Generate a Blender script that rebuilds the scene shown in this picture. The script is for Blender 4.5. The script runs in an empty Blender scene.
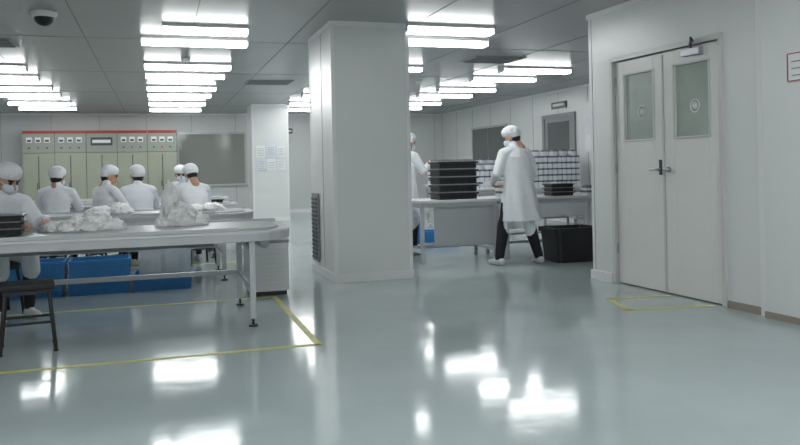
import bpy, bmesh, math, random
import numpy as np
from mathutils import Vector, Matrix, Euler, noise
random.seed(4)
R=math.radians
bpy.context.scene.view_settings.view_transform='Standard'

# ---------------------------------------------------------------- materials
def lin(c):
    c=c/255.0
    return c/12.92 if c<=0.04045 else ((c+0.055)/1.055)**2.4
def rgb(r,g,b): return (lin(r),lin(g),lin(b),1)
def mat(name,col,rough=0.5,metal=0.0,emit=0.0,bump=0.0,bscale=20,var=0.0,vscale=3,alpha=1,trans=0,spec=0.5,sss=0):
    m=bpy.data.materials.new(name); m.use_nodes=True
    nt=m.node_tree; b=nt.nodes["Principled BSDF"]
    c=rgb(*col)
    b.inputs["Base Color"].default_value=c
    b.inputs["Roughness"].default_value=rough
    b.inputs["Metallic"].default_value=metal
    b.inputs["Specular IOR Level"].default_value=spec
    if trans: b.inputs["Transmission Weight"].default_value=trans
    if sss:
        b.inputs["Subsurface Weight"].default_value=sss; b.inputs["Subsurface Radius"].default_value=(.05,.05,.05); b.inputs["Subsurface Scale"].default_value=1.0
    if alpha<1: b.inputs["Alpha"].default_value=alpha
    if emit:
        b.inputs["Emission Color"].default_value=c
        b.inputs["Emission Strength"].default_value=emit
    if bump or var:
        tc=nt.nodes.new("ShaderNodeTexCoord")
    if bump:
        n=nt.nodes.new("ShaderNodeTexNoise"); n.inputs["Scale"].default_value=bscale
        n.inputs["Detail"].default_value=3
        bp=nt.nodes.new("ShaderNodeBump"); bp.inputs["Strength"].default_value=bump
        bp.inputs["Distance"].default_value=0.02
        nt.links.new(tc.outputs["Object"],n.inputs["Vector"])
        nt.links.new(n.outputs["Fac"],bp.inputs["Height"])
        nt.links.new(bp.outputs["Normal"],b.inputs["Normal"])
    if var:
        n2=nt.nodes.new("ShaderNodeTexNoise"); n2.inputs["Scale"].default_value=vscale
        n2.inputs["Detail"].default_value=4
        rp=nt.nodes.new("ShaderNodeValToRGB")
        rp.color_ramp.elements[0].position=0.3; rp.color_ramp.elements[1].position=0.7
        rp.color_ramp.elements[0].color=tuple(x*(1-var) for x in c[:3])+(1,)
        rp.color_ramp.elements[1].color=tuple(min(1,x*(1+var*0.6)) for x in c[:3])+(1,)
        nt.links.new(tc.outputs["Object"],n2.inputs["Vector"])
        nt.links.new(n2.outputs["Fac"],rp.inputs["Fac"])
        nt.links.new(rp.outputs["Color"],b.inputs["Base Color"])
    return m

M_floor=mat("epoxy_floor",(170,182,183),0.10,bump=0.10,bscale=2.6,var=0.07,vscale=1.3)
M_ceil=mat("ceiling_panel",(160,162,163),0.30,var=0.05,vscale=0.8)
M_seam=mat("seam_dark",(124,126,126),0.6)
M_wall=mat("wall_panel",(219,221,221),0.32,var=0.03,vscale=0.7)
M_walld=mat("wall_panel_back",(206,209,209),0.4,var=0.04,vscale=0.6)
M_trim=mat("trim_white",(228,229,229),0.35)
M_wseam=mat("wall_seam",(160,161,161),0.5)
M_base=mat("base_brown",(150,141,132),0.5)
M_door=mat("door_paint",(225,225,222),0.3,var=0.02)
M_frame=mat("door_frame",(204,204,202),0.3)
M_steel=mat("steel",(165,168,172),0.3,metal=0.9)
M_alu=mat("aluminium",(188,191,194),0.4,metal=0.35)
M_darksteel=mat("dark_steel",(60,62,66),0.4,metal=0.5)
M_black=mat("black_plastic",(24,24,27),0.45)
M_glassd=mat("glass_dark",(96,101,99),0.12)
M_glassb=mat("glass_back",(150,153,147),0.10)
M_glassl=mat("glass_pale",(176,186,178),0.06,var=0.22,vscale=2.2)
M_tube=mat("tube_light",(250,253,252),0.5,emit=17.5)
M_house=mat("lamp_housing",(205,207,208),0.4)
M_yellow=mat("yellow_tape",(205,201,120),0.35,var=0.15,vscale=6)
M_coat=mat("coat_white",(230,233,238),0.8,bump=0.8,bscale=9)
M_cap=mat("cap_white",(234,236,240),0.85,bump=0.5,bscale=60)
M_mask=mat("mask_white",(205,218,226),0.8)
M_skin=mat("skin",(196,152,128),0.5)
M_hair=mat("hair",(22,19,18),0.5)
M_trous=mat("trousers_black",(24,25,30),0.8,bump=0.3,bscale=20)
M_shoe=mat("shoe_white",(205,207,208),0.5)
M_belt=mat("belt_surface",(176,184,184),0.35,var=0.05)
M_tablet=mat("table_top",(206,209,209),0.3)
M_panel=mat("table_panel",(168,172,175),0.45)
M_blue=mat("blue_plastic",(60,140,205),0.4)
M_bag=mat("bag_white",(246,247,248),0.45,bump=0.35,bscale=30,sss=.6)
M_clear=mat("clear_plastic",(225,232,238),0.15,alpha=0.35)
M_cabg=mat("cabinet_green",(160,165,148),0.45,var=0.04)
M_cabtop=mat("cabinet_top",(150,156,146),0.45)
M_red=mat("red_stripe",(165,52,48),0.5)
M_wht=mat("white_plain",(228,229,230),0.5)
M_paper=mat("paper",(238,240,242),0.7,var=0.05,vscale=25)
M_pblue=mat("paper_blue",(222,228,236),0.7)
M_boxw=mat("component_box_white",(208,213,218),0.5)
M_boxg=mat("component_box_grey",(105,111,118),0.6)
M_sign=mat("sign_dark",(58,66,66),0.4)
M_grey=mat("grey_paint",(140,143,146),0.5)
M_lips=mat("lips",(150,92,84),.5)
M_unit=mat("unit_white",(216,219,220),0.45)

# ---------------------------------------------------------------- builder
class B:
    def __init__(s): s.bm=bmesh.new(); s.m=[]
    def mi(s,m):
        if m not in s.m: s.m.append(m)
        return s.m.index(m)
    def box(s,x0,x1,y0,y1,z0,z1,m):
        i=s.mi(m)
        v=[s.bm.verts.new((x,y,z)) for z in (z0,z1) for x,y in ((x0,y0),(x1,y0),(x1,y1),(x0,y1))]
        for f in ((3,2,1,0),(4,5,6,7),(0,1,5,4),(1,2,6,5),(2,3,7,6),(3,0,4,7)):
            fc=s.bm.faces.new([v[k] for k in f]); fc.material_index=i
        return s
    def prism(s,pts,z0,z1,m,smooth=False):
        i=s.mi(m)
        a=[s.bm.verts.new((x,y,z0)) for x,y in pts]; b=[s.bm.verts.new((x,y,z1)) for x,y in pts]
        n=len(pts)
        for k in range(n):
            f=s.bm.faces.new((a[k],a[(k+1)%n],b[(k+1)%n],b[k])); f.material_index=i
        f=s.bm.faces.new(b); f.material_index=i
        f=s.bm.faces.new(a[::-1]); f.material_index=i
        return s
    def cyl(s,p0,p1,r0,m,r1=None,n=14,smooth=True):
        i=s.mi(m); r1=r0 if r1 is None else r1
        p0=Vector(p0);p1=Vector(p1); ax=(p1-p0).normalized()
        t=Vector((1,0,0)) if abs(ax.x)<0.8 else Vector((0,1,0))
        u=ax.cross(t).normalized(); w=ax.cross(u)
        a=[];b=[]
        for k in range(n):
            an=2*math.pi*k/n; d=u*math.cos(an)+w*math.sin(an)
            a.append(s.bm.verts.new(p0+d*r0)); b.append(s.bm.verts.new(p1+d*r1))
        for k in range(n):
            f=s.bm.faces.new((a[k],a[(k+1)%n],b[(k+1)%n],b[k])); f.material_index=i; f.smooth=smooth
        f=s.bm.faces.new(a[::-1]); f.material_index=i
        f=s.bm.faces.new(b); f.material_index=i
        return s
    def torus(s,c,axis,R0,r,m,n=24,k=8):
        i=s.mi(m); c=Vector(c); ax=Vector(axis).normalized()
        t=Vector((0,0,1)) if abs(ax.z)<0.8 else Vector((1,0,0))
        u=ax.cross(t).normalized(); w=ax.cross(u); vs=[]
        for a in range(n):
            an=2*math.pi*a/n; d=u*math.cos(an)+w*math.sin(an); row=[]
            for b in range(k):
                bn=2*math.pi*b/k
                row.append(s.bm.verts.new(c+d*(R0+r*math.cos(bn))+ax*r*math.sin(bn)))
            vs.append(row)
        for a in range(n):
            for b in range(k):
                f=s.bm.faces.new((vs[a][b],vs[(a+1)%n][b],vs[(a+1)%n][(b+1)%k],vs[a][(b+1)%k])); f.material_index=i; f.smooth=True
        return s
    def sph(s,c,r,m,u=16,v=10):
        i=s.mi(m)
        g=bmesh.ops.create_uvsphere(s.bm,u_segments=u,v_segments=v,radius=1)
        for vt in g["verts"]:
            vt.co=Vector((vt.co.x*r[0]+c[0],vt.co.y*r[1]+c[1],vt.co.z*r[2]+c[2]))
        fs={f for vt in g["verts"] for f in vt.link_faces}
        for f in fs: f.material_index=i; f.smooth=True
        return s
    def hollow(s,x0,x1,y0,y1,z0,z1,t,m):
        s.box(x0,x1,y0,y1,z0,z0+t,m)
        s.box(x0,x0+t,y0,y1,z0+t,z1,m); s.box(x1-t,x1,y0,y1,z0+t,z1,m)
        s.box(x0+t,x1-t,y0,y0+t,z0+t,z1,m); s.box(x0+t,x1-t,y1-t,y1,z0+t,z1,m)
        return s
    def done(s,name,loc=(0,0,0),rz=0,bevel=0,parent=None):
        bmesh.ops.recalc_face_normals(s.bm,faces=s.bm.faces)
        me=bpy.data.meshes.new(name); s.bm.to_mesh(me); s.bm.free()
        for m in s.m: me.materials.append(m)
        o=bpy.data.objects.new(name,me); bpy.context.scene.collection.objects.link(o)
        o.location=loc; o.rotation_euler=(0,0,rz)
        if parent: o.parent=parent
        if bevel:
            md=o.modifiers.new("bevel","BEVEL"); md.width=bevel; md.segments=2; md.limit_method='ANGLE'; md.angle_limit=R(50)
        return o
def empty(name,loc,rz=0):
    o=bpy.data.objects.new(name,None); o.location=loc; o.rotation_euler=(0,0,rz); o.empty_display_size=0.2
    bpy.context.scene.collection.objects.link(o); return o
def inst(o,loc,rz=0,sx=1):
    n=bpy.data.objects.new(o.name.split(".")[0],o.data); bpy.context.scene.collection.objects.link(n)
    n.location=loc; n.rotation_euler=(0,0,rz); n.scale=(sx,1,1)
    for md in o.modifiers:
        if md.type=='BEVEL':
            k=n.modifiers.new("bevel","BEVEL"); k.width=md.width; k.segments=2; k.limit_method='ANGLE'; k.angle_limit=R(50)
    return n

# ---------------------------------------------------------------- room shell
H=2.75; XL=-6.5; XR=8.05; YB=21.3; YF=-3.0
CX,CY=4.34,7.1; DEL=R(2.5)
B().box(XL-.1,XR+.1,YF-.1,YB+.1,-0.1,0,M_floor).done("floor")
b=B(); b.box(XL-.1,XR+.1,YF-.1,YB+.1,H,H+.1,M_ceil)
x=XL
while x<XR:
    b.box(x-.005,x+.005,YF,YB,H-.003,H,M_seam); x+=1.15
y=YF
while y<YB:
    b.box(XL,XR,y-.005,y+.005,H-.0025,H,M_seam); y+=3.1
b.done("ceiling")
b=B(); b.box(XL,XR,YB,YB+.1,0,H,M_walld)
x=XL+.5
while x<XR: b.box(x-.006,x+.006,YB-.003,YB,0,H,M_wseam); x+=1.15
b.done("wall_back")
b=B(); b.box(XR,XR+.1,CY,YB,0,H,M_wall)
y=CY+.4
while y<YB: b.box(XR-.003,XR,y-.008,y+.008,0,H,M_wseam); y+=1.15
b.done("wall_right")
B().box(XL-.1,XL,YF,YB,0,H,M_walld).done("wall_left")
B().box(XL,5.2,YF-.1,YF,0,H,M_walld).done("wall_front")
DR=-(math.pi/2-DEL)
D0,D1,DH=0.42,1.86,2.2
b=B()
b.box(0,D0,0,.12,0,H,M_wall); b.box(D0,D1,0,.12,DH,H,M_wall); b.box(D1,2.35,0,.12,0,H,M_wall)
b.box(.05,.056,-.003,0,0,H,M_wseam)
b.box(2.27,2.35,-.02,0,0,H,M_trim)
b.done("wall_airlock",(CX,CY,0),DR)
b=B(); b.box(2.35,10.1,-.05,.12,0,H,M_wall)
b.box(3.5,3.506,-.053,-.05,0,H,M_wseam)
b.done("wall_airlock_near",(CX,CY,0),DR)
B().box(CX+.12,XR,CY-.12,CY,0,H,M_wall).done("wall_airlock_return")
B().box(0,D0-.05,-.03,0,0,.09,M_trim).box(D1+.06,2.27,-.02,0,0,.06,M_base).box(2.35,10,-.065,-.05,0,.05,M_base).done("baseboard_airlock",(CX,CY,0),DR)
B().box(XL,XR,YB-.03,YB,0,.1,M_trim).done("baseboard_back")
B().box(XR-.03,XR,CY,YB,0,.1,M_trim).done("baseboard_right")
B().box(CX+.1,XR-.03,CY,CY+.03,0,.1,M_trim).done("baseboard_airlock_return")
B().box(0,2.27,-.025,0,H-.05,H,M_trim).box(2.35,10,-.075,-.05,H-.05,H,M_trim).done("trim_1",(CX,CY,0),DR)
B().box(XR-.03,XR,CY,YB,H-.04,H,M_trim).done("trim_2")
B().box(XL,XR-.03,YB-.03,YB,H-.04,H,M_trim).done("trim_3")
# double door
def ring(b,x0,x1,z0,z1,y0,y1,t,m):
    b.box(x0-t,x0,y0,y1,z0-t,z1+t,m); b.box(x1,x1+t,y0,y1,z0-t,z1+t,m)
    b.box(x0,x1,y0,y1,z0-t,z0,m); b.box(x0,x1,y0,y1,z1,z1+t,m)
b=B()
b.box(D0-.045,D0,-.02,.11,0,DH+.045,M_frame); b.box(D1,D1+.045,-.02,.11,0,DH+.045,M_frame)
b.box(D0,D1,-.02,.11,DH,DH+.045,M_frame)
mid=(D0+D1)/2
for a,c in ((D0+.004,mid-.003),(mid+.003,D1-.004)):
    w=c-a; wx0=a+w*.20; wx1=c-w*.20; z0,z1=1.42,2.05
    b.box(a,wx0,.02,.065,.01,DH-.005,M_door); b.box(wx1,c,.02,.065,.01,DH-.005,M_door)
    b.box(wx0,wx1,.02,.065,.01,z0,M_door); b.box(wx0,wx1,.02,.065,z1,DH-.005,M_door)
    b.box(wx0,wx1,.040,.05,z0,z1,M_glassl)
    ring(b,wx0,wx1,z0,z1,.01,.024,.018,M_frame)
    cxm=(wx0+wx1)/2+.03
    b.torus((cxm,.034,1.68),(0,1,0),.055,.006,M_wht); b.torus((cxm,.034,1.68),(0,1,0),.025,.006,M_wht)
    b.cyl((cxm,.032,1.68),(cxm,.040,1.68),.015,M_wht)
    for hz in (.3,1.1,1.95):
        hx=a+.0 if a<mid-.1 else c
        b.cyl((hx,.012,hz),(hx,.012,hz+.1),.009,M_steel)
b.box(mid-.025,mid-.0,.012,.02,.03,DH-.03,M_frame)
b.box(mid-.075,mid-.035,.012,.02,1.08,1.22,M_sign)
b.cyl((mid-.055,.012,1.13),(mid-.055,-.035,1.13),.010,M_steel); b.cyl((mid-.055,-.035,1.13),(mid-.15,-.035,1.13),.009,M_steel)
b.cyl((mid+.06,.02,1.13),(mid+.06,-.01,1.13),.026,M_steel)
b.cyl((mid+.06,-.01,1.13),(mid+.06,-.05,1.13),.010,M_steel); b.cyl((mid+.06,-.05,1.13),(mid+.16,-.05,1.13),.010,M_steel)
b.box(D1-.42,D1-.2,-.03,.02,DH-.09,DH-.03,M_steel)
b.cyl((D1-.3,-.03,DH-.03),(D1-.3,-.03,DH+.02),.012,M_darksteel)
b.cyl((D1-.3,-.03,DH+.015),(D1-.1,-.20,DH+.02),.009,M_darksteel)
b.cyl((D1-.1,-.20,DH+.02),(D1-.28,-.02,DH+.03),.009,M_darksteel)
b.done("door_1",(CX,CY,0),DR,bevel=.003)
b=B(); b.box(2.60,2.92,-.062,-.051,1.76,1.97,M_wht)
ring(b,2.61,2.91,1.77,1.96,-.066,-.052,.007,M_red)
for k in range(3): b.box(2.64,2.88,-.064,-.052,1.80+k*.05,1.808+k*.05,M_grey)
b.done("notice_board",(CX,CY,0),DR)

# pillars
def pillar(name,x0,x1,y0,y1):
    b=B(); b.box(x0,x1,y0,y1,0,H,M_wall)
    for (a,c,d,e) in ((x0-.012,x1+.012,y0-.012,y0),(x0-.012,x1+.012,y1,y1+.012),(x0-.012,x0,y0,y1),(x1,x1+.012,y0,y1)):
        b.box(a,c,d,e,0,.09,M_trim); b.box(a,c,d,e,H-.05,H,M_trim)
    for (cx,cy) in ((x0,y0),(x1,y0),(x0,y1),(x1,y1)):
        b.box(cx-.006 if cx==x0 else cx-.035,cx+.035 if cx==x0 else cx+.006,cy-.006 if cy==y0 else cy-.035,cy+.035 if cy==y0 else cy+.006,.09,H-.05,M_trim)
    return b
b=pillar("structural_pillar",1.76,2.61,7.9,9.1)
b.box(1.756,1.76,8.42,8.428,.09,H-.05,M_wseam)
b.done("structural_pillar")
b=B(); b.box(0,.02,0,.32,0,.78,M_grey)
for k in range(15): b.box(-.012,.0,.02,.30,.03+k*.048,.055+k*.048,M_sign)
b.done("return_air_grille",(1.732,8.66,.14))
pillar("structural_pillar",2.13,2.98,18.2,19.1).done("structural_pillar")
b=B()
for (x,z,w,h,m) in ((2.22,1.5,.2,.28,M_paper),(2.46,1.52,.2,.28,M_pblue),(2.70,1.5,.18,.26,M_paper),(2.24,1.2,.18,.24,M_pblue),(2.46,1.18,.2,.28,M_paper),(2.7,1.2,.18,.24,M_paper)):
    b.box(x,x+w,18.182,18.194,z,z+h,m)
    for q in range(5): b.box(x+.02,x+w-.02,18.18,18.182,z+.04+q*.04,z+.047+q*.04,M_grey)
b.done("notice_papers")

# ---------------------------------------------------------------- ceiling items
def lightfix():
    b=B(); b.box(-.6,.6,-.12,.12,-.035,0,M_house)
    b.prism([(-.59,-.085),(.59,-.085),(.59,.085),(-.59,.085)],-.085,-.035,M_tube)
    b.box(-.6,-.59,-.11,.11,-.09,-.035,M_house); b.box(.59,.6,-.11,.11,-.09,-.035,M_house)
    return b
L0=None
pos=[(.45,y) for y in (9.25,11.4,12.5,14.4,15.7,17.6,19.4)]
pos+=[(.52,8.45,.74)]
pos+=[(-2.32,y) for y in (11.9,13.1,14.7,15.9,17.7,19.0)]
pos+=[(3.1,7.95,.85),(3.3,8.75),(3.3,11.2),(3.35,12.3),(3.4,14.5),(3.45,15.6),(3.5,17.6),(3.5,19.2)]
pos+=[(5.8,11.1),(5.8,12.3),(5.85,14.1),(5.85,15.3),(5.85,17.2),(5.85,18.6)]
pos+=[(-4.9,12),(-4.9,15.5)]
pos+=[(a,y) for a in (-4.9,-2.3,.5,3.0) for y in (-1.2,.6,1.8,3.4)]  # unseen fixtures around the camera, added as fill for camera-facing sides
for p in pos:
    sx=p[2] if len(p)>2 else 1
    if L0 is None: L0=lightfix().done("ceiling_light",(p[0],p[1],H))
    else: inst(L0,(p[0],p[1],H),0,sx)
def vent():
    b=B(); b.box(-.4,.4,-.3,.3,-.012,0,M_grey)
    for k in range(9): b.box(-.36,.36,-.26+k*.062,-.225+k*.062,-.024,-.012,M_seam)
    return b
V0=vent().done("ceiling_vent",(-1.95,9.9,H)); inst(V0,(4.7,10.3,H)); inst(V0,(1.9,13.6,H)); inst(V0,(4.6,15.5,H))
b=B(); b.cyl((0,0,-.03),(0,0,0),.12,M_wht,n=28); b.cyl((0,0,-.055),(0,0,-.03),.10,M_wht,r1=.12,n=28); b.sph((0,0,-.055),(.088,.088,.08),M_black,24,14)
b.done("security_camera_dome",(-1.0,8.0,H))
b=B(); b.cyl((0,0,-.02),(0,0,0),.07,M_wht,n=24); b.cyl((0,0,-.06),(0,0,-.02),.045,M_wht,r1=.06,n=24)
S0=b.done("smoke_detector",(.4,10.9,H)); inst(S0,(4.55,13.2,H))

# ---------------------------------------------------------------- floor tape
b=B()
def tape(b,p,q,w=.05):
    p=Vector(p);q=Vector(q);d=(q-p).normalized();n=Vector((-d.y,d.x))*w/2
    b.prism([tuple(p-n),tuple(q-n),tuple(q+n),tuple(p+n)],0.0005,.0025,M_yellow)
tape(b,(-4,5.2),(1.03,5.2)); tape(b,(1.03,5.175),(1.03,7.3)); tape(b,(-4,7.3),(1.05,7.3))
tape(b,(3.62,5.4),(3.78,5.95)); tape(b,(3.60,5.42),(4.38,5.3)); tape(b,(3.77,5.93),(4.36,5.86))
tape(b,(1.05,10.3),(-4,10.3))
b.done("floor_marking_tape")

# ---------------------------------------------------------------- far right wall
b=B(); x=XR
b.box(x-.02,x,16.9,19.0,1.1,2.15,M_glassd)
for a in (16.9,18.96): b.box(x-.04,x,a,a+.04,1.1,2.15,M_alu)
b.box(x-.04,x,16.86,19.04,2.15,2.2,M_alu); b.box(x-.05,x,16.86,19.04,1.05,1.1,M_alu); b.box(x-.03,x,17.95,17.98,1.1,2.15,M_grey)
b.done("window_1")
b=B(); b.box(x-.04,x,13.70,13.80,0,2.25,M_grey); b.box(x-.04,x,14.97,15.07,0,2.25,M_grey); b.box(x-.04,x,13.80,14.97,2.17,2.25,M_grey)
b.box(x-.02,x,13.80,14.97,0,2.17,M_grey); b.box(x-.026,x,13.94,14.84,1.1,2.08,M_glassd)
b.cyl((x-.02,14.9,1.0),(x-.06,14.9,1.0),.012,M_steel); b.cyl((x-.06,14.9,1.0),(x-.06,14.77,1.0),.01,M_steel)
b.done("door_2")
b=B(); b.box(x-.03,x,14.05,14.65,2.36,2.5,M_sign); b.box(x-.033,x-.03,14.12,14.58,2.41,2.46,M_wht); b.done("exit_sign")
b=B(); b.box(x-.02,x-.001,12.5,13.35,1.42,2.42,M_wht)
for i in range(2):
    for j in range(3): b.box(x-.024,x-.02,12.56+i*.4,12.9+i*.4,1.47+j*.32,1.75+j*.32,M_paper if (i+j)%2 else M_pblue)
b.done("notice_board")
b=B(); y=YB
b.box(.56,2.3,y-.02,y,.85,2.2,M_glassb)
for a in (.52,2.28): b.box(a,a+.045,y-.04,y,.85,2.2,M_alu)
b.box(1.41,1.43,y-.03,y,.85,2.2,M_grey)
b.box(.52,2.32,y-.04,y,2.2,2.25,M_alu); b.box(.5,2.34,y-.07,y,.8,.85,M_alu)
b.done("window_2")
B().box(3.25,3.6,YB-.03,YB,2.2,2.34,M_sign).box(3.28,3.57,YB-.034,YB-.03,2.24,2.3,M_wht).done("exit_sign")

# ---------------------------------------------------------------- control cabinets
b=B(); x0=-3.1; W=.72; yf=20.5
for k in range(5):
    a=x0+k*W; c=a+W-.012
    b.box(a,c,yf,YB-.05,.1,1.72,M_cabg); b.box(a,c,yf,YB-.05,1.73,2.2,M_cabtop)
    b.box(a,c,yf-.01,YB-.05,2.2,2.27,M_red)
    b.box(a,c,yf+.03,YB-.05,0,.1,M_darksteel)
    b.box(a+.03,a+.345,yf-.012,yf,.16,1.66,M_cabg); b.box(a+.365,c-.03,yf-.012,yf,.16,1.66,M_cabg)
    b.box(a+.345,a+.365,yf-.004,yf,.16,1.66,M_sign)
    b.box(c,c+.012,yf+.02,YB-.06,.1,2.2,M_sign)
    b.box(a+.32,a+.335,yf-.035,yf-.012,.85,1.0,M_darksteel)
    for j in range(3):
        gx=a+.15+j*.2
        if k==2:
            break
        b.box(gx-.065,gx+.065,yf-.015,yf,1.98,2.11,M_wht); b.box(gx-.045,gx+.045,yf-.018,yf-.015,2.0,2.05,M_sign)
        b.cyl((gx,yf-.02,1.85),(gx,yf,1.85),.022,M_red if j%2 else M_sign)
    if k==2: b.box(a+.1,c-.1,yf-.02,yf,1.9,2.1,M_sign); b.box(a+.14,c-.14,yf-.023,yf-.02,1.96,2.04,M_wht)
b.done("control_cabinet",bevel=.004)

# ---------------------------------------------------------------- conveyors
def conveyor(y0,y1,xe,xl,legs):
    b=B(); n=6; r=.42
    def outline(ins):
        X=xe-ins; Y0=y0+ins; Y1=y1-ins; rr=r-ins
        pts=[(xl+ins,Y0)]
        for k in range(n+1):
            a=-math.pi/2+k*(math.pi/2)/n; pts.append((X-rr+rr*math.cos(a),Y0+rr+rr*math.sin(a)))
        pts+= [(X,Y1),(xl+ins,Y1)]
        return pts
    b.prism(outline(0),.655,.715,M_alu)
    b.prism(outline(-.006),.715,.735,M_tablet)
    b.prism(outline(.09),.735,.75,M_belt)
    b.box(xl,xe-.45,y0+.03,y0+.05,.735,.765,M_alu)
    b.box(xl,xe-.02,y1-.05,y1-.03,.735,.765,M_alu)
    for lx in legs:
        for ly in (y0+.03,y1-.08):
            b.box(lx,lx+.045,ly,ly+.045,.06,.655,M_alu)
            b.cyl((lx+.022,ly+.022,.015),(lx+.022,ly+.022,.06),.01,M_darksteel); b.cyl((lx+.022,ly+.022,0),(lx+.022,ly+.022,.016),.035,M_darksteel)
        b.box(lx+.005,lx+.04,y0+.075,y1-.08,.28,.32,M_alu); b.box(lx+.005,lx+.04,y0+.075,y1-.08,.58,.62,M_alu)
    ym=y1-.075
    b.box(legs[0]+.045,legs[-1],ym,ym+.035,.28,.32,M_alu)
    b.cyl((xe-.2,y0+.45,.60),(xe-.2,y1-.12,.60),.045,M_steel)
    b.box(xl+.2,xe-.6,(y0+y1)/2,(y0+y1)/2+.06,.58,.655,M_grey)
    return b.done("conveyor_table",bevel=.003)
conveyor(5.95,7.05,1.03,-3.6,[-3.4,-1.75,.66])
conveyor(8.6,9.6,1.05,-4.0,[-3.8,-1.6,.66])
conveyor(10.95,11.9,1.1,-4.0,[-3.8,-1.6,.7])
conveyor(13.6,14.5,1.2,-4.0,[-3.8,-1.6,.7])

# stool
def stool():
    b=B(); b.box(-.17,.17,-.16,.16,.425,.46,M_black); b.box(-.15,.15,-.14,.14,.39,.425,M_darksteel)
    for sx in (-1,1):
        for sy in (-1,1):
            b.cyl((sx*.135,sy*.125,.39),(sx*.17,sy*.155,.012),.0135,M_black); b.cyl((sx*.17,sy*.155,0),(sx*.17,sy*.155,.014),.018,M_black)
        b.cyl((sx*.155,-.142,.17),(sx*.155,.142,.17),.009,M_black)
    for sy in (-1,1): b.cyl((-.155,sy*.142,.2),(.155,sy*.142,.2),.009,M_black)
    return b
ST=stool().done("stool",(-.87,5.84,0),R(8),bevel=.006)

# ---------------------------------------------------------------- right-hand tables
def wtable(x0,x1,y0,y1,h,pan=True):
    b=B(); b.box(x0,x1,y0,y1,h-.035,h,M_tablet)
    b.box(x0+.03,x1-.03,y0+.03,y1-.03,h-.09,h-.035,M_alu)
    for lx in (x0+.04,x1-.085):
        for ly in (y0+.04,y1-.085):
            b.box(lx,lx+.045,ly,ly+.045,0.0,h-.09,M_alu)
        b.box(lx+.005,lx+.04,y0+.085,y1-.085,.12,.16,M_alu)
    b.box(x0+.085,x1-.085,y1-.08,y1-.05,.12,.16,M_alu)
    if pan: b.box(x0+.22,x1-.01,y0+.045,y0+.065,.2,h-.09,M_panel)
    else: b.box(x0+.09,x1-.09,y0+.1,y1-.1,.3,.32,M_alu)
    return b.done("work_table",bevel=.004)
wtable(3.05,4.15,8.95,9.7,.78)
wtable(4.2,6.4,8.95,9.7,.78,False)
wtable(5.3,7.9,13.0,13.8,.78)
wtable(6.0,7.9,16.4,17.2,.78)
def traystack(n,w=.55,d=.36,h=.098):
    b=B()
    for k in range(n):
        z=k*h
        b.box(-w/2+.02,w/2-.02,-d/2+.02,d/2-.02,z,z+h*.62,M_black)
        b.box(-w/2,w/2,-d/2,d/2,z+h*.62,z+h*.84,M_black)
        b.box(-w/2+.03,w/2-.03,-d/2+.02,d/2-.02,z+h*.84,z+h,M_grey)
        for j in range(7):
            xx=-w/2+.06+j*(w-.12)/6
            b.box(xx-.006,xx+.006,-d/2+.008,-d/2+.02,z+.005,z+h*.62,M_black)
    return b
traystack(5).done("component_tray_stack",(3.62,9.22,.781),R(2),bevel=.003)
traystack(3,.34,.3,.055).done("component_tray_stack",(5.12,9.2,.781),R(-3),bevel=.003)
traystack(3,.42,.32,.05).done("component_tray_stack",(-1.15,6.3,.766),R(4),bevel=.003)
traystack(1,.36,.26,.05).done("component_tray_stack",(.72,11.4,.751),R(6),bevel=.003)
traystack(2,.36,.26,.04).done("component_tray_stack",(-1.6,11.4,.751),R(-6),bevel=.003)
def boxstack(x0,x1,y0,y1,z,hfun,cw=.10,ch=.115):
    b=B(); x=x0; i=0
    while x+cw<=x1+.001:
        y=y0; j=0
        while y+.16<=y1+.001:
            n=max(1,int(hfun(i,j)))
            for k in range(n):
                e=random.uniform(-.006,.006)
                b.box(x+.008+e,x+cw-.008+e,y+.006,y+.15,z+k*ch,z+k*ch+ch-.03,M_boxw)
                b.box(x+.016,x+cw-.016,y+.02,y+.14,z+k*ch+ch-.03,z+(k+1)*ch,M_boxg)
            y+=.16; j+=1
        x+=cw; i+=1
    return b.done("component_box_stack")
boxstack(5.45,7.8,13.05,13.7,.78,lambda i,j:3+(i>9)*2+(i*7+j*3)%2)
boxstack(6.05,7.8,16.45,17.1,.78,lambda i,j:4+(i*5+j)%2)
boxstack(5.45,6.25,9.05,9.55,.78,lambda i,j:1+((i*5+j)%3==0),cw=.13,ch=.06)
boxstack(4.3,4.72,9.15,9.6,.78,lambda i,j:2+((i*5+j)%3),cw=.13,ch=.075)
def crate(w,d,h,m):
    b=B(); b.hollow(-w/2,w/2,-d/2,d/2,0,h,.012,m)
    b.box(-w/2-.015,w/2+.015,-d/2-.015,-d/2,h-.03,h,m); b.box(-w/2-.015,w/2+.015,d/2,d/2+.015,h-.03,h,m)
    b.box(-w/2-.015,-w/2,-d/2,d/2,h-.03,h,m); b.box(w/2,w/2+.015,-d/2,d/2,h-.03,h,m)
    n=int(w/.07)
    for k in range(n+1):
        x=-w/2+k*w/n
        b.box(x-.006,x+.006,-d/2-.012,-d/2,.01,h-.03,m)
    for z in (.33*h,.66*h): b.box(-w/2,w/2,-d/2-.009,-d/2,z,z+.01,m)
    return b
C0=crate(.56,.4,.17,M_blue).done("plastic_crate",(-1.2,8.42,0))
for p,r in (((-.58,8.40,0),2),((.04,8.44,0),-3),((-1.18,8.42,.171),1),((-.57,8.41,.171),2)): inst(C0,p,R(r))
inst(C0,(3.6,11.6,0),R(5)); inst(C0,(3.6,11.6,.171),R(5)); inst(C0,(4.3,11.7,0),R(-4))
def clearbin():
    b=crate(.5,.36,.26,M_clear)
    for k in range(14):
        xx=-.2+.06*(k%7); yy=-.12+.13*(k//7); hh=.12+.1*random.random()
        b.cyl((xx,yy,.012),(xx,yy,hh),.024,M_blue if k%3==0 else M_wht,n=10); b.cyl((xx,yy,hh),(xx,yy,hh+.02),.012,M_wht,n=10)
    return b
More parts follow.
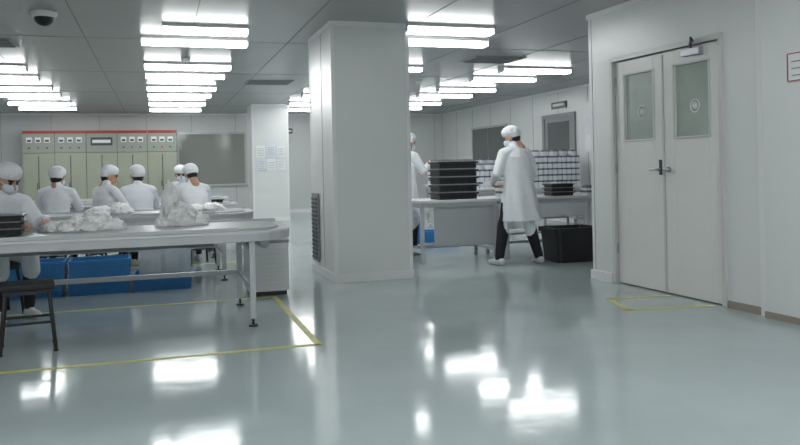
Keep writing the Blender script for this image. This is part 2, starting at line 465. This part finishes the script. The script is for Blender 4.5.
K0=clearbin().done("clear_storage_bin",(.06,8.40,.171))
# low white cabinet with ribbed front near conveyor end
b=B(); b.box(-.19,.19,-.22,.22,.04,.5,M_unit); b.box(-.2,.2,-.23,.23,.5,.53,M_grey); b.box(-.17,.17,-.2,.2,0,.04,M_darksteel)
for k in range(9): b.box(-.15,.15,-.227,-.22,.1+k*.042,.13+k*.042,M_unit)
b.box(.19,.197,-.17,.17,.08,.46,M_wht)
b.done("air_filter_unit",(1.0,7.62,0),bevel=.006)
# black bin
b=B(); i=b.mi(M_black)
w0,w1,d0,d1,h=.27,.31,.21,.25,.42
def rr(w,d,z,r=.05):
    o=[]
    for (cx,cy,a0) in ((w-r,d-r,0),(-w+r,d-r,90),(-w+r,-d+r,180),(w-r,-d+r,270)):
        for k in range(5):
            a=R(a0+k*22.5); o.append((cx+r*math.cos(a),cy+r*math.sin(a),z))
    return o
loops=[rr(w0,d0,0),rr(w1-.01,d1-.01,h-.05),rr(w1+.012,d1+.012,h-.05),rr(w1+.012,d1+.012,h),rr(w1-.02,d1-.02,h),rr(w0-.02,d0-.02,.02)]
vs=[[b.bm.verts.new(p) for p in l] for l in loops]
for a,c in zip(vs[:-1],vs[1:]):
    for k in range(len(a)): b.bm.faces.new((a[k],a[(k+1)%len(a)],c[(k+1)%len(a)],c[k]))
b.bm.faces.new(vs[0][::-1]); b.bm.faces.new(vs[-1])
b.done("waste_bin",(4.88,8.50,0))

# bag piles
def bagpile(blobs,name,loc):
    bm=bmesh.new()
    for (cx,cy,rx,ry,rz,sd) in blobs:
        g=bmesh.ops.create_icosphere(bm,subdivisions=5,radius=1)
        for v in g["verts"]:
            n=v.co.normalized()
            f=1+.26*noise.noise(n*1.8+Vector((sd,0,0)))+.26*abs(noise.noise(n*3.6+Vector((0,sd,0))))+.16*abs(noise.noise(n*8+Vector((sd,sd,0))))
            v.co=Vector((cx+n.x*rx*f,cy+n.y*ry*f,max(0,n.z*rz*f*1.0+rz*.35)))
    for f in bm.faces: f.smooth=True
    me=bpy.data.meshes.new(name); bm.to_mesh(me); bm.free(); me.materials.append(M_bag)
    o=bpy.data.objects.new(name,me); o.location=loc; bpy.context.scene.collection.objects.link(o)
bagpile([(0,0,.12,.13,.07,1),(.15,.03,.11,.12,.10,2),(-.16,.02,.11,.12,.055,3),(.27,-.02,.09,.1,.06,5),(-.05,-.1,.08,.08,.05,21),(.1,-.09,.07,.08,.045,22)],"plastic_bag_pile",(-.62,6.62,.751))
bagpile([(0,0,.10,.13,.14,7),(.09,.02,.10,.12,.11,8),(-.04,.04,.085,.10,.24,9),(.17,-.03,.08,.1,.07,4),(-.1,-.05,.07,.08,.06,24),(.05,-.1,.08,.06,.07,25)],"plastic_bag_pile",(.15,6.78,.751))
bagpile([(0,0,.15,.12,.06,11),(.2,0,.12,.12,.08,12)],"plastic_bag_pile",(-.6,9.1,.751))
bagpile([(0,0,.15,.12,.05,15),(.2,0,.12,.12,.06,16)],"plastic_bag_pile",(.4,9.15,.751))

# ---------------------------------------------------------------- people
class Body:
    def __init__(s): s.bm=bmesh.new(); s.pr=[]
    def _rev(s,rings):
        vs=[[s.bm.verts.new(p) for p in r] for r in rings]
        for a,c in zip(vs[:-1],vs[1:]):
            n=len(a)
            for k in range(n): s.bm.faces.new((a[k],a[(k+1)%n],c[(k+1)%n],c[k]))
        s.bm.faces.new(vs[0][::-1]); s.bm.faces.new(vs[-1])
    def cap(s,p0,r0,p1,r1,lab,n=14):
        p0=Vector(p0);p1=Vector(p1); ax=(p1-p0).normalized()
        t=Vector((1,0,0)) if abs(ax.x)<0.8 else Vector((0,1,0))
        u=ax.cross(t).normalized(); w=ax.cross(u); rings=[]
        for (p,r,a0,a1) in ((p0,r0,-85,0),(p1,r1,0,85)):
            for k in range(5):
                a=R(a0+(a1-a0)*k/4); c=p+ax*r*math.sin(a); q=r*math.cos(a)
                rings.append([c+(u*math.cos(2*math.pi*j/n)+w*math.sin(2*math.pi*j/n))*q for j in range(n)])
        s._rev(rings); s.pr.append(('c',np.array(p0),r0,np.array(p1),r1,lab))
    def chain(s,pts,lab):
        for (a,ra),(b,rb) in zip(pts[:-1],pts[1:]): s.cap(a,ra,b,rb,lab)
    def ell(s,c,r,lab,rot=(0,0,0)):
        Rm=Euler(rot).to_matrix(); rings=[]; n=20
        for k in range(13):
            a=R(-86+172*k/12)
            rings.append([Vector(c)+Rm@Vector((math.cos(a)*math.cos(2*math.pi*j/n)*r[0],math.cos(a)*math.sin(2*math.pi*j/n)*r[1],math.sin(a)*r[2])) for j in range(n)])
        s._rev(rings); s.pr.append(('e',np.array(c),np.array(r),np.array(Rm),0,lab))
    def loft(s,rings,lab,wave=0,nw=7,ph=0):
        n=48; out=[]
        zt=rings[-1][2]; zb=rings[0][2]
        R2=[]
        for a,b in zip(rings[:-1],rings[1:]):
            for t in (0,.25,.5,.75): R2.append([a[i]*(1-t)+b[i]*t for i in range(5)])
        R2.append(list(rings[-1]))
        for (x,y,z,rx,ry) in R2:
            k=max(0,1-(z-zb)/(zt-zb)*1.3)
            out.append([Vector((x+rx*math.cos(t)*(1+wave*k*math.sin(nw*t+ph+3*z)),y+ry*math.sin(t)*(1+wave*k*math.sin(nw*t+ph+3*z)),z)) for t in [2*math.pi*j/n for j in range(n)]])
        s._rev(out)
        for a,b in zip(rings[:-1],rings[1:]):
            s.pr.append(('c',np.array(a[:3]),(a[3]+a[4])/2,np.array(b[:3]),(b[3]+b[4])/2,lab))
    def build(s,name,parent,labs,voxel,smooth=3,M=None):
        if M is not None: bmesh.ops.transform(s.bm,matrix=M,verts=s.bm.verts)
        me=bpy.data.meshes.new("tmp"); bmesh.ops.recalc_face_normals(s.bm,faces=s.bm.faces); s.bm.to_mesh(me); s.bm.free()
        t=bpy.data.objects.new("tmp",me); bpy.context.scene.collection.objects.link(t)
        md=t.modifiers.new("r","REMESH"); md.mode='VOXEL'; md.voxel_size=voxel; md.adaptivity=0
        if smooth:
            sm=t.modifiers.new("s","SMOOTH"); sm.factor=.5; sm.iterations=smooth
        dg=bpy.context.evaluated_depsgraph_get()
        nm=bpy.data.meshes.new_from_object(t.evaluated_get(dg))
        bpy.data.objects.remove(t); bpy.data.meshes.remove(me)
        nm.name=name; nm.materials.clear()
        keys=list(labs.keys())
        for k in keys: nm.materials.append(labs[k])
        nf=len(nm.polygons); co=np.empty(nf*3); nm.polygons.foreach_get("center",co); P=co.reshape(-1,3)
        if M is not None:
            Mi=np.array(M.inverted()); P=P@Mi[:3,:3].T+Mi[:3,3]
        best=np.full(nf,1e9); lab=np.zeros(nf,dtype=np.int32)
        for p in s.pr:
            if p[0]=='c':
                a,ra,b,rb=p[1],p[2],p[3],p[4]; d=b-a
                tt=np.clip(((P-a)@d)/max(1e-9,d@d),0,1)
                dist=np.linalg.norm(P-(a+tt[:,None]*d),axis=1)-(ra+(rb-ra)*tt)
            else:
                q=(P-p[1])@p[3]
                dist=(np.linalg.norm(q/p[2],axis=1)-1)*p[2].min()
            mk=dist<best; best[mk]=dist[mk]; lab[mk]=keys.index(p[5])
        nm.polygons.foreach_set("material_index",lab)
        nm.polygons.foreach_set("use_smooth",np.ones(nf,dtype=bool))
        o=bpy.data.objects.new(name,nm); bpy.context.scene.collection.objects.link(o); o.parent=parent
        return o

def head(parent,c,yaw=0,pitch=0,mask=True,voxel=.006):
    h=Body()
    h.ell((0,-.012,.02),(.074,.092,.098),'skin')
    h.ell((0,.028,-.05),(.054,.058,.06),'skin')
    h.cap((0,.082,.008),.009,(0,.104,-.026),.014,'skin')
    h.cap((-.018,.082,-.062),.008,(.018,.082,-.062),.008,'lips')
    for sx in (-1,1):
        h.ell((sx*.076,-.005,-.012),(.011,.02,.032),'skin')
        h.cap((sx*.018,.078,.028),.008,(sx*.05,.066,.028),.008,'hair')
        h.ell((sx*.032,.0735,.006),(.014,.010,.008),'eye')
    h.cap((0,-.02,-.05),.052,(0,-.045,-.17),.056,'skin')
    h.ell((0,-.045,-.015),(.072,.068,.085),'hair')
    h.ell((0,-.026,.065),(.098,.112,.078),'cap',(R(12),0,0))
    h.ell((0,-.058,.03),(.092,.082,.086),'cap')
    for k in range(12):
        a=2*math.pi*k/12; h.cap((.083*math.cos(a),-.022+.096*math.sin(a),.045+.022*math.sin(a)),.012,(.083*math.cos(a+.52),-.022+.096*math.sin(a+.52),.045+.022*math.sin(a+.52)),.012,'cap')
    if mask:
        h.ell((0,.055,-.048),(.063,.062,.052),'mask')
        for sx in (-1,1): h.cap((sx*.05,.06,-.03),.004,(sx*.078,-.0,-.005),.004,'mask')
    M=Matrix.Translation(c)@Euler((R(pitch),0,R(yaw))).to_matrix().to_4x4()
    return h.build("head",parent,{'skin':M_skin,'hair':M_hair,'cap':M_cap,'mask':M_mask,'lips':M_lips,'eye':M_hair},voxel,2,M)

def hand(parent,wr,f,n,side,curl=25,nm="hand"):
    wr=Vector(wr); f=Vector(f).normalized(); n=Vector(n); n=(n-f*n.dot(f)).normalized(); s=f.cross(n)*side
    h=Body(); offs=(-.030,-.010,.010,.029); ln=(.066,.078,.084,.074)
    h.cap(wr-f*.03,.026,wr+f*.005,.024,'skin')
    for o,l in zip(offs,ln):
        base=wr+f*.088+s*o
        h.cap(wr+f*.01+s*o*.6,.014,base,.012,'skin',10)
        p=base; d=f.copy(); r=.0098
        for q,fr in enumerate((.45,.32,.23)):
            ang=R(curl*(q*.8+.6)); d=(f*math.cos(ang)+n*math.sin(ang)).normalized()
            e=p+d*l*fr; h.cap(p,r,e,r*.92,'skin',10); p=e; r*=.92
    p=wr+f*.025+s*.03; d=(f*.65+s*.65+n*.35).normalized(); e=p+d*.042; h.cap(p,.015,e,.0115,'skin',10)
    d2=(f*.85+s*.25+n*.45).normalized(); e2=e+d2*.034; h.cap(e,.0115,e2,.0095,'skin',10)
    return h.build(nm,parent,{'skin':M_skin},.0045,1)

LB={'coat':M_coat,'trous':M_trous,'shoe':M_shoe,'skin':M_skin}
def seated(loc,rz,lean=.16,hy=0,hp=-20,reach=.38,mask=True,voxel=.013,wz=.83,side=0,withstool=True):
    e=empty("factory_worker",loc,R(rz)); l=lean; b=Body()
    b.loft([(0,-.03,.47,.215,.165),(0,-.02,.6,.20,.15),(side*.2,l*.3,.75,.165,.12),(side*.5,l*.6,.88,.185,.125),(side*.8,l*.85,.98,.165,.105),(side,l,1.03,.08,.075)],'coat',.05,8,l*20)
    b.cap((side-.0,l,1.0),.07,(side,l+.01,1.07),.056,'coat')
    for sx in (-1,1):
        sh=(side*.85+sx*.165,l*.88,.965); el=(side*.85+sx*.245,l+.10,.775); w=(side+sx*.12,l+reach,wz)
        b.chain([((side*.85+sx*.06,l*.9,.99),.075),(sh,.07),(el,.054),(w,.040)],'coat')
        b.chain([((sx*.09,.0,.565),.095),((sx*.12,.40,.53),.078)],'coat')
        b.cap((sx*.12,.40,.52),.074,(sx*.125,.42,.40),.07,'coat')
        b.chain([((sx*.12,.40,.50),.064),((sx*.125,.39,.30),.055),((sx*.13,.36,.11),.042)],'trous')
        b.chain([((sx*.13,.34,.045),.043),((sx*.135,.42,.04),.04),((sx*.14,.49,.034),.034)],'shoe')
        fd=Vector((-sx*.25,.8,-.12)); hand(e,w,fd,(-sx*.3,0,-1),-1 if sx>0 else 1,30,"hand_right" if sx>0 else "hand_left")
    b.cap((-.09,.1,.56),.08,(.09,.1,.56),.08,'coat')
    b.build("body",e,LB,voxel)
    head(e,(side,l+.065,1.165),hy,hp,mask)
    if withstool: inst(ST,(loc[0],loc[1],0),R(rz))
    return e
seated((-1.35,7.38,0),212,.24,15,-32,.46,wz=.83,side=-.0,voxel=.010)
seated((-1.22,10.38,0),-8,.12,-15,-15)
seated((-.66,10.42,0),-50,.05,-40,-18,reach=.34,mask=False)
seated((-.22,10.38,0),12,.1,10,-10)
seated((.50,10.36,0),18,.2,10,-30)
seated((.36,12.55,0),175,.15,10,-22)
seated((-2.4,12.6,0),180,.15,0,-20)

def standing(loc,rz,foot_l,foot_r,hands,elbows,lean,hy,hp,mask=True):
    e=empty("factory_worker",loc,R(rz)); b=Body(); l=lean
    b.loft([(0.01,-.03,.53,.262,.20),(0,-.02,.66,.24,.185),(0,-.02,.85,.215,.165),(0,-.005,1.02,.19,.14),(0,l*.4,1.17,.198,.14),(0,l*.75,1.30,.19,.125),(0,l*.95,1.37,.14,.095),(0,l,1.41,.07,.065)],'coat',.09,7,1)
    b.cap((0,l,1.37),.065,(0,l+.02,1.44),.056,'coat')
    for sx,ft,w,el in ((-1,foot_l,hands[0],elbows[0]),(1,foot_r,hands[1],elbows[1])):
        sh=(sx*.17,l*.85,1.33)
        b.chain([((sx*.07,l*.9,1.36),.075),(sh,.074),(el,.06),(w,.042)],'coat')
        kn=(sx*.09+(ft[0]-sx*.09)*.5,(ft[1])*.5+.05,.47)
        an=(ft[0],ft[1],.10)
        b.chain([((sx*.085,-.01,.85),.09),(kn,.078),(an,.056)],'trous')
        b.chain([((ft[0],ft[1]-.04,.045),.044),((ft[0]+sx*.02,ft[1]+.07,.042),.042),((ft[0]+sx*.03,ft[1]+.15,.034),.034)],'shoe')
        fd=Vector(w)-Vector(el)
        hand(e,w,fd,(-sx,.1,.1),1 if sx<0 else -1,30,"hand_right" if sx>0 else "hand_left")
    b.build("body",e,LB,.009)
    head(e,(0,l+.075,1.535),hy,hp,mask,.005)
    return e
sw=standing((4.15,8.43,0),10,(-.24,.08,0),(.25,-.04,0),((-.17,.29,1.0),(.05,.30,.99)),((-.275,.04,1.10),(.27,.05,1.09)),.06,42,-28)
b=B(); b.hollow(-.13,.13,-.09,.09,0,.05,.006,M_wht); b.box(-.12,.12,-.08,.08,.006,.02,M_boxw)
b.done("small_tray",(-.05,.40,.95),parent=sw)
standing((3.22,10.05,0),-62,(-.10,.02,0),(.10,.05,0),((-.12,.38,1.14),(.12,.38,1.22)),((-.24,.12,1.12),(.25,.12,1.14)),.04,0,-15)

# ---------------------------------------------------------------- world & camera
w=bpy.data.worlds.new("world"); bpy.context.scene.world=w; w.use_nodes=True
w.node_tree.nodes["Background"].inputs[0].default_value=(.5,.55,.6,1); w.node_tree.nodes["Background"].inputs[1].default_value=.1
cam=bpy.data.cameras.new("camera"); co=bpy.data.objects.new("camera",cam); bpy.context.scene.collection.objects.link(co)
cam.sensor_width=36; cam.lens=34.65; cam.shift_y=-0.069; cam.clip_start=.05
co.matrix_world=Matrix.Translation((0,0,1.2))@Matrix.Rotation(R(-17.5),4,'Z')@Matrix.Rotation(R(90),4,'X')@Matrix.Rotation(R(-1.2),4,'Z')
bpy.context.scene.camera=co
